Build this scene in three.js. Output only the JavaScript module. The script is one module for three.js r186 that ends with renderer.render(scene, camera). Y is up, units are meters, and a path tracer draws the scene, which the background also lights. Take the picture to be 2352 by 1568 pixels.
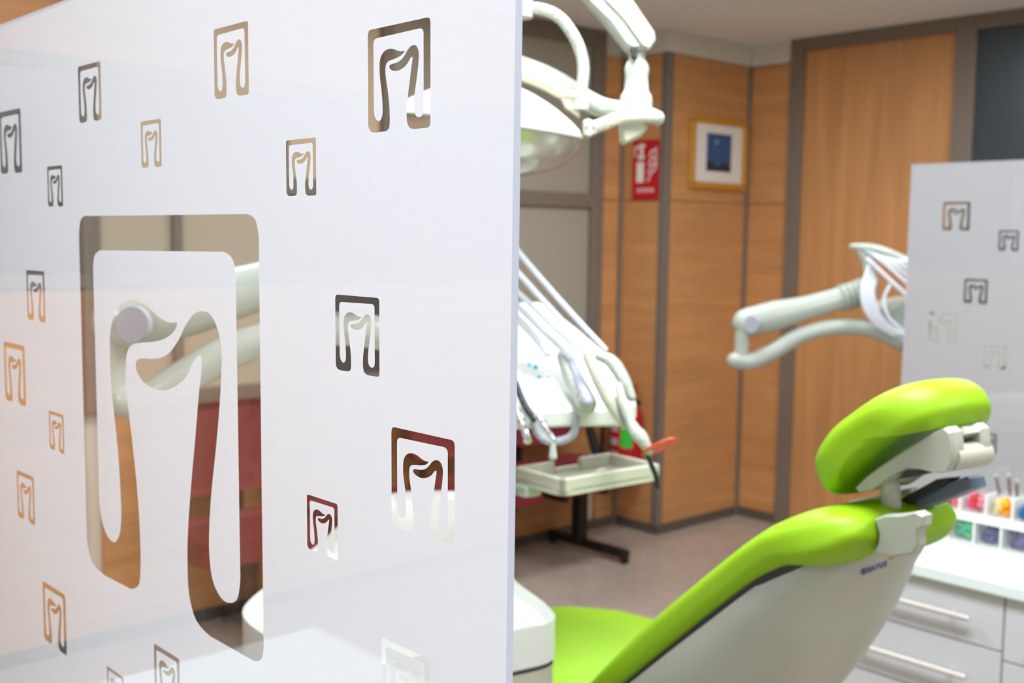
import * as THREE from 'three';
import { RoundedBoxGeometry } from 'three/addons/geometries/RoundedBoxGeometry.js';
import { mergeGeometries, mergeVertices, toCreasedNormals } from 'three/addons/utils/BufferGeometryUtils.js';
import { FontLoader } from 'three/addons/loaders/FontLoader.js';
import { TextGeometry } from 'three/addons/geometries/TextGeometry.js';
import { RectAreaLightUniformsLib } from 'three/addons/lights/RectAreaLightUniformsLib.js';

// ---------------------------------------------------------------- camera, light, exposure
const V3 = (x, y, z) => new THREE.Vector3(x, y, z);
const D2R = Math.PI / 180;
const scene = new THREE.Scene();
scene.background = new THREE.Color(0x000000);
const FOCAL = 2577, YAW = 42.5 * D2R, PITCH = -5.266 * D2R, ROLL = 0.827 * D2R;
const EYE = V3(0, 1.55, 0);
const FW = V3(Math.sin(YAW) * Math.cos(PITCH), Math.sin(PITCH), -Math.cos(YAW) * Math.cos(PITCH));
const R0 = V3(Math.cos(YAW), 0, Math.sin(YAW)), U0 = R0.clone().cross(FW);
const RT = R0.clone().multiplyScalar(Math.cos(ROLL)).addScaledVector(U0, Math.sin(ROLL));
const UP = U0.clone().multiplyScalar(Math.cos(ROLL)).addScaledVector(R0, -Math.sin(ROLL));
const camera = new THREE.PerspectiveCamera(2 * Math.atan(784 / FOCAL) / D2R, 1.5, 0.05, 50);
camera.position.copy(EYE);
camera.quaternion.setFromRotationMatrix(new THREE.Matrix4().makeBasis(RT, UP, FW.clone().negate()));
camera.focus = 0.82;
camera.userData.fStop = 8.2;
camera.updateMatrixWorld();
const renderer = new THREE.WebGLRenderer();
renderer.toneMapping = THREE.LinearToneMapping;
renderer.toneMappingExposure = 1.0;
renderer.shadowMap.enabled = true;
RectAreaLightUniformsLib.init();
const CEIL = 2.62;
// recessed ceiling panels, last two added unseen to brighten the back area: [x, z, width, depth, strength, which one]
const PANELS = [
  [1.35, -0.72, 0.6, 1.2, 25, 'over the green dental chair'],
  [-1.5, -0.6, 0.6, 1.2, 36, 'between the large frosted screen and the plain wall'],
  [4.15, -1.2, 0.6, 1.2, 11, 'beyond the small frosted screen'],
  [2.6, 1.5, 0.6, 1.2, 22, 'behind the drawer cabinets'],
  [3.2, -2.6, 1.2, 0.6, 12, 'added to brighten the window wall by the column'],
  [1.1, -2.6, 1.2, 0.6, 12, 'added to brighten the window wall away from the column'],
];

// ---------------------------------------------------------------- helpers
const ray = (px, py) => FW.clone().addScaledVector(RT, (px - 1176) / FOCAL).addScaledVector(UP, -(py - 784) / FOCAL);
const PD = (px, py, depth) => EYE.clone().addScaledVector(ray(px, py), depth);
const onAxis = (px, py, ax, v) => { const d = ray(px, py); return EYE.clone().addScaledVector(d, (v - EYE[ax]) / d[ax]); };
let seed = 7;
const rnd = () => { seed = (seed * 1664525 + 1013904223) >>> 0; return seed / 4294967296; };
const taken = {};
function numbered(n) { if (!(n in taken)) { taken[n] = 0; return n; } taken[n]++; return n + '_' + String(taken[n]).padStart(3, '0'); }
function mesh(name, geo, mat, parent) {
  const g = Array.isArray(geo) ? mergeGeometries(geo.map(x => { const y = x.index ? x.toNonIndexed() : x.clone(); for (const k of Object.keys(y.attributes)) if (!['position', 'normal', 'uv'].includes(k)) y.deleteAttribute(k); if (!y.attributes.uv) y.setAttribute('uv', new THREE.Float32BufferAttribute(new Float32Array(y.attributes.position.count * 2), 2)); if (!y.attributes.normal) y.computeVertexNormals(); return y; })) : geo;
  const m = new THREE.Mesh(g, mat);
  m.castShadow = m.receiveShadow = true;
  m.name = parent ? name : numbered(name);
  (parent || scene).add(m);
  return m;
}
function tag(o, label, category, group, kind) {
  o.userData.label = label; o.userData.category = category;
  if (group) o.userData.group = group;
  if (kind) o.userData.kind = kind;
  return o;
}
function thing(name, label, category, group, kind) {
  const o = new THREE.Group(); o.name = numbered(name); scene.add(o);
  return tag(o, label, category, group, kind);
}
const crease = (g, a = 35) => toCreasedNormals(g, a * D2R);
// box by its extents, uv in metres (u along its longer horizontal side, v up)
function ebox(x0, x1, y0, y1, z0, z1, r = 0) {
  const w = x1 - x0, h = y1 - y0, d = z1 - z0;
  const g = r ? new RoundedBoxGeometry(w, h, d, 2, Math.min(r, w / 2.01, h / 2.01, d / 2.01)) : new THREE.BoxGeometry(w, h, d);
  g.translate((x0 + x1) / 2, (y0 + y1) / 2, (z0 + z1) / 2);
  metricUV(g);
  return g;
}
function metricUV(g) {
  const p = g.attributes.position, n = g.attributes.normal, uv = new Float32Array(p.count * 2);
  for (let i = 0; i < p.count; i++) {
    const ax = Math.abs(n.getX(i)), ay = Math.abs(n.getY(i)), az = Math.abs(n.getZ(i));
    let u, v;
    if (ay > ax && ay > az) { u = p.getX(i); v = p.getZ(i); } else if (ax > az) { u = p.getZ(i); v = p.getY(i); } else { u = p.getX(i); v = p.getY(i); }
    uv[2 * i] = u; uv[2 * i + 1] = v;
  }
  g.setAttribute('uv', new THREE.BufferAttribute(uv, 2));
  return g;
}
// skin over rings of points
function loft(rings, angle = 40, closed = false) {
  const m = rings[0].length, pos = [], idx = [];
  for (const r of rings) for (const p of r) pos.push(p.x, p.y, p.z);
  const k = rings.length;
  for (let i = 0; i < (closed ? k : k - 1); i++) for (let j = 0; j < m; j++) {
    const a = i * m + j, b = i * m + (j + 1) % m, c = ((i + 1) % k) * m + j, d = ((i + 1) % k) * m + (j + 1) % m;
    idx.push(a, b, c, b, d, c);
  }
  if (!closed) for (const e of [0, k - 1]) {
    const c = V3(0, 0, 0); rings[e].forEach(p => c.add(p)); c.multiplyScalar(1 / m);
    const ci = pos.length / 3; pos.push(c.x, c.y, c.z);
    for (let j = 0; j < m; j++) { const a = e * m + j, b = e * m + (j + 1) % m; if (e === 0) idx.push(ci, b, a); else idx.push(ci, a, b); }
  }
  const g = new THREE.BufferGeometry();
  g.setAttribute('position', new THREE.Float32BufferAttribute(pos, 3)); g.setIndex(idx);
  // turn outwards
  g.computeVertexNormals();
  let vol = 0; const A = V3(), B = V3(), Cc = V3();
  for (let i = 0; i < idx.length; i += 3) { A.fromArray(pos, idx[i] * 3); B.fromArray(pos, idx[i + 1] * 3); Cc.fromArray(pos, idx[i + 2] * 3); vol += A.dot(B.clone().cross(Cc)); }
  if (vol < 0) { for (let i = 0; i < idx.length; i += 3) { const t = idx[i]; idx[i] = idx[i + 1]; idx[i + 1] = t; } g.setIndex(idx); }
  g.computeVertexNormals();
  const out = angle >= 60 ? g : crease(g, angle);
  out.setAttribute('uv', new THREE.Float32BufferAttribute(new Float32Array(out.attributes.position.count * 2), 2));
  return out;
}
// round bar along points; radius a number or a list along the way; round ends
function bar(points, radius, { segs = 28, sides = 14, round = true, flat = 1, up = null } = {}) {
  const curve = points.length > 2 ? new THREE.CatmullRomCurve3(points, false, 'centripetal') : new THREE.LineCurve3(points[0], points[1]);
  const n = points.length > 2 ? segs : 8;
  const rad = t => { if (!Array.isArray(radius)) return radius; const f = t * (radius.length - 1), i = Math.min(radius.length - 2, Math.floor(f)); return radius[i] + (radius[i + 1] - radius[i]) * (f - i); };
  const fr = curve.computeFrenetFrames(n, false), rings = [];
  const ring = (c, N, B, r) => { const a = []; for (let j = 0; j < sides; j++) { const q = j / sides * Math.PI * 2; a.push(c.clone().addScaledVector(N, Math.cos(q) * r).addScaledVector(B, Math.sin(q) * r * flat)); } return a; };
  for (let i = 0; i <= n; i++) {
    const t = i / n, c = curve.getPointAt(t); let T = curve.getTangentAt(t), N = fr.normals[i], B = fr.binormals[i];
    if (up) { B = up.clone().addScaledVector(T, -up.dot(T)).normalize(); N = B.clone().cross(T).normalize(); }
    const r = rad(t);
    if (i === 0 && round) for (const q of [80, 50, 25]) rings.push(ring(c.clone().addScaledVector(T, -r * Math.sin(q * D2R)), N, B, r * Math.cos(q * D2R)));
    rings.push(ring(c, N, B, r));
    if (i === n && round) for (const q of [25, 50, 80]) rings.push(ring(c.clone().addScaledVector(T, r * Math.sin(q * D2R)), N, B, r * Math.cos(q * D2R)));
  }
  return loft(rings, 50);
}
// prism of a world-space polygon along a vector, bevelled
function prism(poly, along, bevel = 0.003) {
  const c = V3(0, 0, 0); poly.forEach(p => c.add(p)); c.multiplyScalar(1 / poly.length);
  const inset = (p, k) => p.clone().addScaledVector(c.clone().sub(p).normalize(), k);
  const dir = along.clone().normalize(), L = along.length();
  const rings = [poly.map(p => inset(p, bevel)), poly.map(p => p.clone().addScaledVector(dir, bevel)), poly.map(p => p.clone().addScaledVector(dir, L - bevel)), poly.map(p => inset(p, bevel).addScaledVector(dir, L))];
  return loft(rings, 30);
}
function planRounded(x0, x1, z0, z1, r, y0, y1, bevel = 0.006) {
  const pts = [];
  for (const [cx, cz, a0] of [[x1 - r, z1 - r, 0], [x0 + r, z1 - r, 90], [x0 + r, z0 + r, 180], [x1 - r, z0 + r, 270]])
    for (let i = 0; i <= 8; i++) { const a = (a0 + i * 11.25) * D2R; pts.push([cx + Math.cos(a) * r, cz + Math.sin(a) * r]); }
  const mx = (x0 + x1) / 2, mz = (z0 + z1) / 2;
  const ringAt = (y, k) => pts.map(([x, z]) => V3(mx + (x - mx) * (1 - k / ((x1 - x0) / 2)), y, mz + (z - mz) * (1 - k / ((z1 - z0) / 2))));
  const rings = [];
  for (const q of [0, 30, 60, 90]) rings.push(ringAt(y0 + bevel * (1 - Math.sin(q * D2R)), bevel * (1 - Math.sin(q * D2R)) * (q ? 1 : 1)));
  for (const q of [90, 60, 30, 0]) rings.push(ringAt(y1 - bevel * (1 - Math.sin(q * D2R)), bevel * (1 - Math.sin(q * D2R))));
  return loft(rings, 40);
}
const disc = (c, dir, r, len, sides = 28) => { const g = new THREE.CylinderGeometry(r, r, len, sides); g.applyQuaternion(new THREE.Quaternion().setFromUnitVectors(V3(0, 1, 0), dir.clone().normalize())); g.translate(c.x, c.y, c.z); return g; };
const ball = (c, r) => { const g = new THREE.SphereGeometry(r, 16, 12); g.translate(c.x, c.y, c.z); return g; };

// ---------------------------------------------------------------- materials
function noiseTex(w, h, fn, repeatX, repeatY, srgb = true) {
  const a = new Uint8Array(w * h * 4);
  for (let y = 0; y < h; y++) for (let x = 0; x < w; x++) { const c = fn(x / w, y / h); for (let k = 0; k < 3; k++) a[(y * w + x) * 4 + k] = Math.max(0, Math.min(255, c[k])); a[(y * w + x) * 4 + 3] = 255; }
  const t = new THREE.DataTexture(a, w, h); t.wrapS = t.wrapT = THREE.RepeatWrapping; t.magFilter = THREE.LinearFilter; t.minFilter = THREE.LinearFilter;
  if (srgb) t.colorSpace = THREE.SRGBColorSpace; t.repeat.set(repeatX, repeatY); t.needsUpdate = true; return t;
}
// tileable value noise
function grid(n, m) { const g = []; for (let i = 0; i < n * m; i++) g.push(rnd()); return (u, v) => { u = (u - Math.floor(u)) * n; v = (v - Math.floor(v)) * m; const i = Math.floor(u), j = Math.floor(v), s = (t => t * t * (3 - 2 * t)), a = s(u - i), b = s(v - j), at = (p, q) => g[(q % m) * n + (p % n)]; return (at(i, j) * (1 - a) + at(i + 1, j) * a) * (1 - b) + (at(i, j + 1) * (1 - a) + at(i + 1, j + 1) * a) * b; }; }
const ga = grid(3, 24), gb = grid(5, 90), gc = grid(16, 220), gd = grid(4, 10);
const woodAt = (u, v) => { const k = 0.45 * ga(u, v + 0.02 * gd(u, v)) + 0.3 * gb(u, v) + 0.25 * gc(u, v); const s = 0.90 + 0.2 * k; return [196 * s, 140 * s, 88 * s]; };
const woodH = noiseTex(256, 512, woodAt, 1 / 1.3, 1 / 1.1);
const woodV = noiseTex(512, 256, (u, v) => woodAt(v, u), 1 / 1.1, 1 / 1.6);
const f1 = grid(60, 60), f2 = grid(160, 160), f3 = grid(7, 7);
const floorTex = noiseTex(512, 512, (u, v) => { const s = 0.90 + 0.07 * f3(u, v) + 0.06 * f1(u, v) + 0.06 * f2(u, v); return [176 * s, 160 * s, 147 * s]; }, 1 / 1.2, 1 / 1.2);
const std = (color, roughness, o = {}) => new THREE.MeshPhysicalMaterial({ color, roughness, ...o });
const M = {
  plaster: std(0xd6d0c4, 0.9), ceiling: std(0xf0f1ee, 0.95), floor: std(0xffffff, 0.22, { map: floorTex }),
  woodH: std(0xffffff, 0.42, { map: woodH }), woodV: std(0xffffff, 0.42, { map: woodV }),
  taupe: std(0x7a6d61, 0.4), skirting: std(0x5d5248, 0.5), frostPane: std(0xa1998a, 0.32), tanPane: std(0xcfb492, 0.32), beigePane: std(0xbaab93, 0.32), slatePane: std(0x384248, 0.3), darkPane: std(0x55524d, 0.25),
  film: std(0xcacacd, 1.0, { transmission: 0.5, thickness: 0, side: THREE.DoubleSide, specularIntensity: 0.2 }),
  pane: std(0xffffff, 0.0, { transmission: 1, thickness: 0, ior: 1.5, side: THREE.DoubleSide }),
  edge: std(0xe4ebfc, 0.45, { transmission: 0.4, thickness: 0, side: THREE.DoubleSide }),
  green: std(0x8cba08, 0.48, { specularIntensity: 0.75 }), shell: std(0xb2b6a6, 0.33), white: std(0xb3baae, 0.2), cream: std(0xbdbca9, 0.24), grey: std(0xa6a9b4, 0.45), darkGrey: std(0x2a2a2c, 0.5),
  lever: std(0x5f6b7a, 0.4), hose: std(0xdfe3ea, 0.35), chrome: std(0xd9dce0, 0.15, { metalness: 1 }), steel: std(0xd6d0c8, 0.4, { metalness: 0.35 }),
  black: std(0x121110, 0.45), red: std(0x6f1220, 0.75), redPaint: std(0xb40f17, 0.3), orange: std(0xf2600f, 0.25, { transmission: 0.4, thickness: 0, side: THREE.DoubleSide }),
  clear: std(0xffffff, 0.04, { transmission: 1, thickness: 0, side: THREE.DoubleSide }), counter: std(0xe8f3f1, 0.18), drawer: std(0xcfd0d2, 0.5), cabinet: std(0x8f8d89, 0.6),
  ochre: std(0xc48a2e, 0.4), paper: std(0xe9e4da, 0.8), cyan: std(0x53c9e6, 0.4), greenLabel: std(0x2cb52f, 0.5), panelFrame: std(0xe8e8e4, 0.5),
  deck: std(0xdcdfd7, 0.24), wallPaint: std(0xd9d3c7, 0.9), navy: std(0x1f3f95, 0.4), mark: std(0xe0783a, 0.4),
};
M.diffuser = new THREE.MeshStandardMaterial({ color: 0xffffff, emissive: 0xffffff, emissiveIntensity: 2.5, roughness: 0.8 });

// ---------------------------------------------------------------- setting
const XB = 5.2, ZB = -4.06;
const S = (name, label, cat) => thing(name, label, cat, null, 'structure');
tag(mesh('floor', ebox(-3.2, 5.5, -0.1, 0, -4.4, 3.2), M.floor), 'beige speckled polished floor of the clinic', 'floor', null, 'structure');
tag(mesh('ceiling', ebox(-3.2, 5.5, CEIL, CEIL + 0.12, -4.4, 3.2), M.ceiling), 'matt off-white ceiling', 'ceiling', null, 'structure');
tag(mesh('wall_left', ebox(-3.2, -3.0, 0, CEIL, -4.4, 3.2), M.wallPaint), 'plain off-white wall away from the windows', 'wall', null, 'structure');
tag(mesh('wall_front', ebox(-3.0, 5.5, 0, CEIL, 3.0, 3.2), M.wallPaint), 'plain off-white wall facing the frosted windows', 'wall', null, 'structure');

const wb = S('wall_back', 'back wall with wood wainscot under the frosted windows', 'wall');
mesh('core', ebox(-3.0, 5.5, 0, CEIL, ZB - 0.3, ZB - 0.03), M.plaster, wb);
const pw = [1.66, 2.32, 2.98, 3.64, 4.30];
for (let i = 0; i < 4; i++) mesh('panel', ebox(pw[i] + 0.003, pw[i + 1] - 0.003, 0.05, 0.885, ZB - 0.03, ZB, 0.002), M.woodH, wb);
mesh('panel', ebox(4.345, 4.478, 0.05, 1.753, ZB - 0.03, ZB, 0.002), M.woodH, wb);
mesh('panel', ebox(4.345, 4.478, 1.757, 2.5, ZB - 0.03, ZB, 0.002), M.woodH, wb);
for (const [a, b] of [[-3, -1.6], [-1.6, -0.2], [-0.2, 0.66], [0.66, 1.6]]) mesh('panel', ebox(a + 0.003, b - 0.003, 0.05, 1.34, ZB - 0.03, ZB, 0.002), M.woodH, wb);
for (const [a, b] of [[-3, -1.6], [-1.6, -0.2], [-0.2, 0.66], [0.66, 1.6]]) mesh('panel', ebox(a + 0.003, b - 0.003, 2.17, CEIL - 0.01, ZB - 0.03, ZB, 0.002), M.woodH, wb);
const wn0 = S('window_1', 'dark glazed band between the wood panels beside the frosted windows', 'window');
mesh('pane', ebox(-2.9, 1.56, 1.40, 2.12, ZB - 0.03, ZB - 0.012), M.darkPane, wn0);
mesh('rail', ebox(-3, 1.6, 1.345, 1.40, ZB - 0.03, ZB + 0.01, 0.004), M.taupe, wn0);
mesh('rail', ebox(-3, 1.6, 2.12, 2.165, ZB - 0.03, ZB + 0.01, 0.004), M.taupe, wn0);
const wn = S('window_2', 'row of beige frosted window panes in taupe aluminium frames', 'window');
const mull = [[1.60, 1.665], [1.95, 1.985], [2.42, 2.455], [2.93, 2.985], [4.26, 4.345]];
for (const [a, b] of mull) mesh('mullion', ebox(a, b, 0.885, CEIL - 0.005, ZB - 0.03, ZB + 0.015, 0.004), M.taupe, wn);
mesh('rail', ebox(1.6, 4.345, 2.535, CEIL - 0.005, ZB - 0.028, ZB + 0.012, 0.004), M.taupe, wn);
mesh('rail', ebox(1.665, 4.26, 1.712, 1.785, ZB - 0.028, ZB + 0.012, 0.004), M.taupe, wn);
mesh('sill', ebox(1.665, 4.26, 0.885, 0.945, ZB - 0.028, ZB + 0.02, 0.004), M.taupe, wn);
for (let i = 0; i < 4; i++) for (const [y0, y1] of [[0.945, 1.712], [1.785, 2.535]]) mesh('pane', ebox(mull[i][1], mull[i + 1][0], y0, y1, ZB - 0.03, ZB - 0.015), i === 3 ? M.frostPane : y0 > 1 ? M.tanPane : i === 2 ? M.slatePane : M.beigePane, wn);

const col = S('wall_column', 'wood panelled corner column that carries the framed picture', 'wall');
const CX = 4.5, CZ = -3.76;
mesh('core', ebox(CX + 0.02, 5.5, 0, CEIL, ZB - 0.1, CZ - 0.02), M.plaster, col);
mesh('plaster_band', ebox(CX, XB, 2.505, CEIL, ZB, CZ, 0.002), M.plaster, col);
for (const [y0, y1] of [[0.05, 1.753], [1.757, 2.5]]) {
  mesh('panel', ebox(CX, CX + 0.018, y0, y1, ZB + 0.003, CZ - 0.04, 0.002), M.woodH, col);
  mesh('panel', ebox(CX + 0.04, XB - 0.022, y0, y1, CZ - 0.018, CZ, 0.002), M.woodH, col);
}
mesh('corner_profile', [ebox(CX - 0.004, CX + 0.04, 0, 2.505, CZ - 0.018, CZ + 0.004, 0.003), ebox(CX - 0.004, CX + 0.018, 0, 2.5045, CZ - 0.04, CZ - 0.0181)], M.taupe, col);
mesh('joint_profile', ebox(XB - 0.022, XB, 0, 2.505, CZ - 0.02, CZ + 0.012, 0.003), M.taupe, col);
mesh('joint_profile', ebox(CX - 0.022, CX, 0, 2.505, ZB, ZB + 0.014, 0.003), M.taupe, col);

const wr = S('wall_right', 'wood and slate panelled wall with the tall wooden door', 'wall');
mesh('core', ebox(XB + 0.03, 5.5, 0, CEIL, CZ, 3.0), M.plaster, wr);
for (const [y0, y1] of [[0.05, 1.753], [1.757, 2.5]]) mesh('panel', ebox(XB, XB + 0.03, y0, y1, CZ + 0.012, -3.502, 0.002), M.woodH, wr);
mesh('plaster_band', ebox(XB, XB + 0.03, 2.505, CEIL, CZ, -3.502), M.plaster, wr);
for (const [a, b] of [[-2.488, -1.0], [-0.95, 0.5], [0.55, 2.99]]) mesh('slate_pane', ebox(XB + 0.012, XB + 0.03, 0.05, 2.55, a, b), M.slatePane, wr);
for (const z of [-1.0, 0.5]) mesh('post', ebox(XB - 0.012, XB + 0.03, 0, CEIL, z, z + 0.05, 0.003), M.taupe, wr);
mesh('head_rail', ebox(XB - 0.012, XB + 0.03, 2.55, CEIL, -2.488, 2.99, 0.003), M.taupe, wr);
const door = S('door_1', 'tall light wood door in a taupe aluminium frame', 'door');
mesh('leaf', ebox(XB + 0.012, XB + 0.03, 0.01, 2.555, -3.42, -2.59, 0.003), M.woodV, door);
mesh('jamb', ebox(XB - 0.014, XB + 0.03, 0, CEIL, -3.50, -3.42, 0.004), M.taupe, door);
mesh('jamb', ebox(XB - 0.014, XB + 0.03, 0, CEIL, -2.59, -2.488, 0.004), M.taupe, door);
mesh('head', ebox(XB - 0.014, XB + 0.03, 2.555, CEIL, -3.42, -2.59, 0.004), M.taupe, door);
tag(mesh('baseboard_back', ebox(-3, CX, 0, 0.05, ZB - 0.02, ZB + 0.008, 0.003), M.skirting), 'low dark skirting under the window wall', 'skirting', null, 'structure');
tag(mesh('baseboard_column', [ebox(CX - 0.008, CX + 0.015, 0, 0.05, ZB + 0.009, CZ - 0.0201), ebox(CX - 0.008, XB - 0.009, 0, 0.05, CZ - 0.02, CZ + 0.008), ebox(XB - 0.0085, XB + 0.02, 0, 0.05, CZ + 0.0085, -3.502)], M.skirting), 'low dark skirting round the wooden corner column', 'skirting', null, 'structure');

for (const [x, z, w, d, strength, where] of PANELS) {
  const p = thing('ceiling_light', 'flat square-edged ceiling light panel ' + where, 'ceiling light', 'ceiling light panels');
  mesh('frame', [ebox(x - w / 2 - 0.02, x + w / 2 + 0.02, CEIL - 0.03, CEIL, z - d / 2 - 0.02, z - d / 2), ebox(x - w / 2 - 0.02, x + w / 2 + 0.02, CEIL - 0.03, CEIL, z + d / 2, z + d / 2 + 0.02), ebox(x - w / 2 - 0.02, x - w / 2, CEIL - 0.03, CEIL, z - d / 2, z + d / 2), ebox(x + w / 2, x + w / 2 + 0.02, CEIL - 0.03, CEIL, z - d / 2, z + d / 2)], M.panelFrame, p);
  mesh('lamp_diffuser', ebox(x - w / 2, x + w / 2, CEIL - 0.02, CEIL - 0.002, z - d / 2, z + d / 2), M.diffuser, p);
  const l = new THREE.RectAreaLight(0xeef5ff, strength, w, d);
  l.position.set(x, CEIL - 0.035, z); l.rotation.x = -Math.PI / 2; l.name = 'ceiling_light_source';
  scene.add(l);
}

// ---------------------------------------------------------------- frosted screens with clear tooth emblems
const TOOTH = [[0, .945], [.015, .989], [.045, 1], [.94, 1], [.975, .988], [.99, .951], [1, .044], [.99, .014], [.955, 0], [.749, 0], [.678, .021], [.644, .075], [.637, .163], [.642, .234], [.66, .344], [.686, .471], [.707, .58], [.723, .652], [.717, .672], [.684, .655], [.643, .613], [.586, .584], [.515, .565], [.444, .566], [.385, .583], [.359, .607], [.364, .626], [.399, .635], [.472, .641], [.543, .658], [.599, .694], [.641, .735], [.683, .765], [.719, .775], [.766, .771], [.799, .743], [.819, .694], [.817, .633], [.805, .544], [.787, .454], [.763, .345], [.751, .255], [.752, .185], [.769, .136], [.811, .106], [.858, .109], [.885, .128], [.898, .179], [.888, .869], [.874, .901], [.833, .916], [.146, .907], [.107, .892], [.095, .858], [.106, .223], [.116, .17], [.153, .122], [.204, .112], [.236, .138], [.251, .186], [.25, .25], [.24, .356], [.219, .461], [.2, .549], [.196, .638], [.207, .703], [.243, .748], [.295, .776], [.354, .783], [.427, .773], [.499, .748], [.556, .738], [.599, .739], [.585, .721], [.542, .7], [.471, .684], [.384, .674], [.335, .664], [.306, .641], [.297, .601], [.298, .547], [.313, .477], [.338, .374], [.36, .252], [.369, .146], [.367, .073], [.356, .03], [.303, .006], [.138, .003], [.047, .021], [.012, .077]];
function toothPoints(sub) {
  const src = [];
  for (let i = 0; i < TOOTH.length; i++) {
    const a = TOOTH[i], b = TOOTH[(i + 1) % TOOTH.length], L = Math.hypot(a[0] - b[0], a[1] - b[1]);
    src.push(a);
    if (L > 0.15) for (const k of [0.02 / L, 0.06 / L, 1 - 0.06 / L, 1 - 0.02 / L]) src.push([a[0] + (b[0] - a[0]) * k, a[1] + (b[1] - a[1]) * k]);
  }
  const c = new THREE.CatmullRomCurve3(src.map(([x, y]) => V3(x, y, 0)), true, 'centripetal');
  return c.getPoints(src.length * sub).slice(0, -1);
}
const toothFine = toothPoints(4), toothCoarse = toothPoints(2);
// logos: [z centre, y of the upper edge, size]
function screenThing(name, label, X, zFar, zNear, y0, y1, logos) {
  const g = thing(name, label, 'glass screen'), T = 0.006;
  const sh = new THREE.Shape([[zFar, y0], [zNear, y0], [zNear, y1], [zFar, y1]].map(([z, y]) => new THREE.Vector2(z, y)));
  for (const [zc, yt, s] of logos) {
    const pts = (s > 0.2 ? toothFine : toothCoarse).map(p => new THREE.Vector2(zc + (p.x - 0.5) * s, yt - s + p.y * s));
    if (pts.some(p => p.y < y0 + 0.005 || p.x < zFar + 0.004 || p.x > zNear - 0.004)) continue;
    sh.holes.push(new THREE.Path(pts));
  }
  // shape plane (z, y) -> world: x' = z, facing -X
  const turn = geo => { const p = geo.attributes.position; for (let i = 0; i < p.count; i++) p.setXYZ(i, 0, p.getY(i), p.getX(i)); const id = geo.index; if (id) for (let i = 0; i < id.count; i += 3) { const t = id.getX(i); id.setX(i, id.getX(i + 1)); id.setX(i + 1, t); } geo.computeVertexNormals(); return geo; };
  const film = turn(new THREE.ShapeGeometry(sh)); film.translate(X, 0, 0);
  const nrm = film.attributes.normal; if (nrm.getX(0) > 0) { const id = film.index; for (let i = 0; i < id.count; i += 3) { const t = id.getX(i); id.setX(i, id.getX(i + 1)); id.setX(i + 1, t); } film.computeVertexNormals(); }
  mesh('frosted_film', film, M.film, g);
  const L = zNear - zFar, H = y1 - y0, zc = (zNear + zFar) / 2, yc = (y0 + y1) / 2;
  const f = new THREE.PlaneGeometry(L, H).rotateY(-Math.PI / 2).translate(X - T, yc, zc), b = new THREE.PlaneGeometry(L, H).rotateY(Math.PI / 2).translate(X - 0.0004, yc, zc);
  mesh('pane', [f, b], M.pane, g);
  const e = [new THREE.PlaneGeometry(T, H).translate(X - T / 2, yc, zNear), new THREE.PlaneGeometry(T, H).rotateY(Math.PI).translate(X - T / 2, yc, zFar), new THREE.PlaneGeometry(T, L).rotateX(-Math.PI / 2).translate(X - T / 2, y1, zc), new THREE.PlaneGeometry(T, L).rotateX(Math.PI / 2).translate(X - T / 2, y0, zc)];
  mesh('polished_edge', e, M.edge, g);
  for (const z of [zFar + 0.2, zNear - 0.2]) mesh('clamp', [ebox(X - T - 0.02, X - T - 0.001, y0 - 0.012, y0 + 0.05, z - 0.025, z + 0.025, 0.004), ebox(X + 0.001, X + 0.02, y0 - 0.012, y0 + 0.05, z - 0.025, z + 0.025, 0.004)], M.chrome, g);
  return g;
}
const CT = 0.75; // counter height
screenThing('frosted_screen', 'tall frosted glass screen with one large and many small clear tooth emblems', 0.48, -1.75, -0.5185, CT + 0.012, 1.797, [
  [-0.6460, 1.6978, 0.0737], [-0.8845, 1.7271, 0.0605], [-1.1878, 1.7257, 0.0600], [-1.4316, 1.6955, 0.0760], [-1.0423, 1.6577, 0.0449], [-0.7735, 1.6253, 0.0445], [-1.2907, 1.6234, 0.0455], [-1.3592, 1.5035, 0.0596], [-0.6960, 1.5051, 0.0580], [-1.4379, 1.4108, 0.0745], [-1.3033, 1.3414, 0.0456], [-0.6156, 1.4126, 0.0730], [-1.4104, 1.2520, 0.0600], [-0.7436, 1.3422, 0.0447], [-1.3235, 1.1286, 0.0730], [-1.0245, 1.1373, 0.0575], [-1.1501, 1.0785, 0.0440], [-0.6341, 1.2522, 0.0580], [-1.0302, 1.5670, 0.3890],
  [-1.62, 1.60, 0.060], [-1.64, 1.30, 0.074], [-0.75, 1.05, 0.060], [-1.40, 0.95, 0.074], [-0.95, 0.95, 0.045], [-1.58, 1.08, 0.045]]);
screenThing('frosted_screen', 'frosted glass screen behind the organiser with a few small tooth emblems', 3.2, -1.713, -0.52, CT + 0.012, 1.789, [
  [-1.5686, 1.6743, 0.084], [-1.4105, 1.5918, 0.058], [-1.4984, 1.4503, 0.071], [-1.5919, 1.3484, 0.090], [-1.4326, 1.2616, 0.066], [-1.4422, 1.0053, 0.058],
  [-1.25, 1.70, 0.06], [-1.22, 1.40, 0.09], [-1.0, 1.60, 0.19], [-0.8, 1.2, 0.06], [-1.15, 1.1, 0.06]]);

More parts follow.
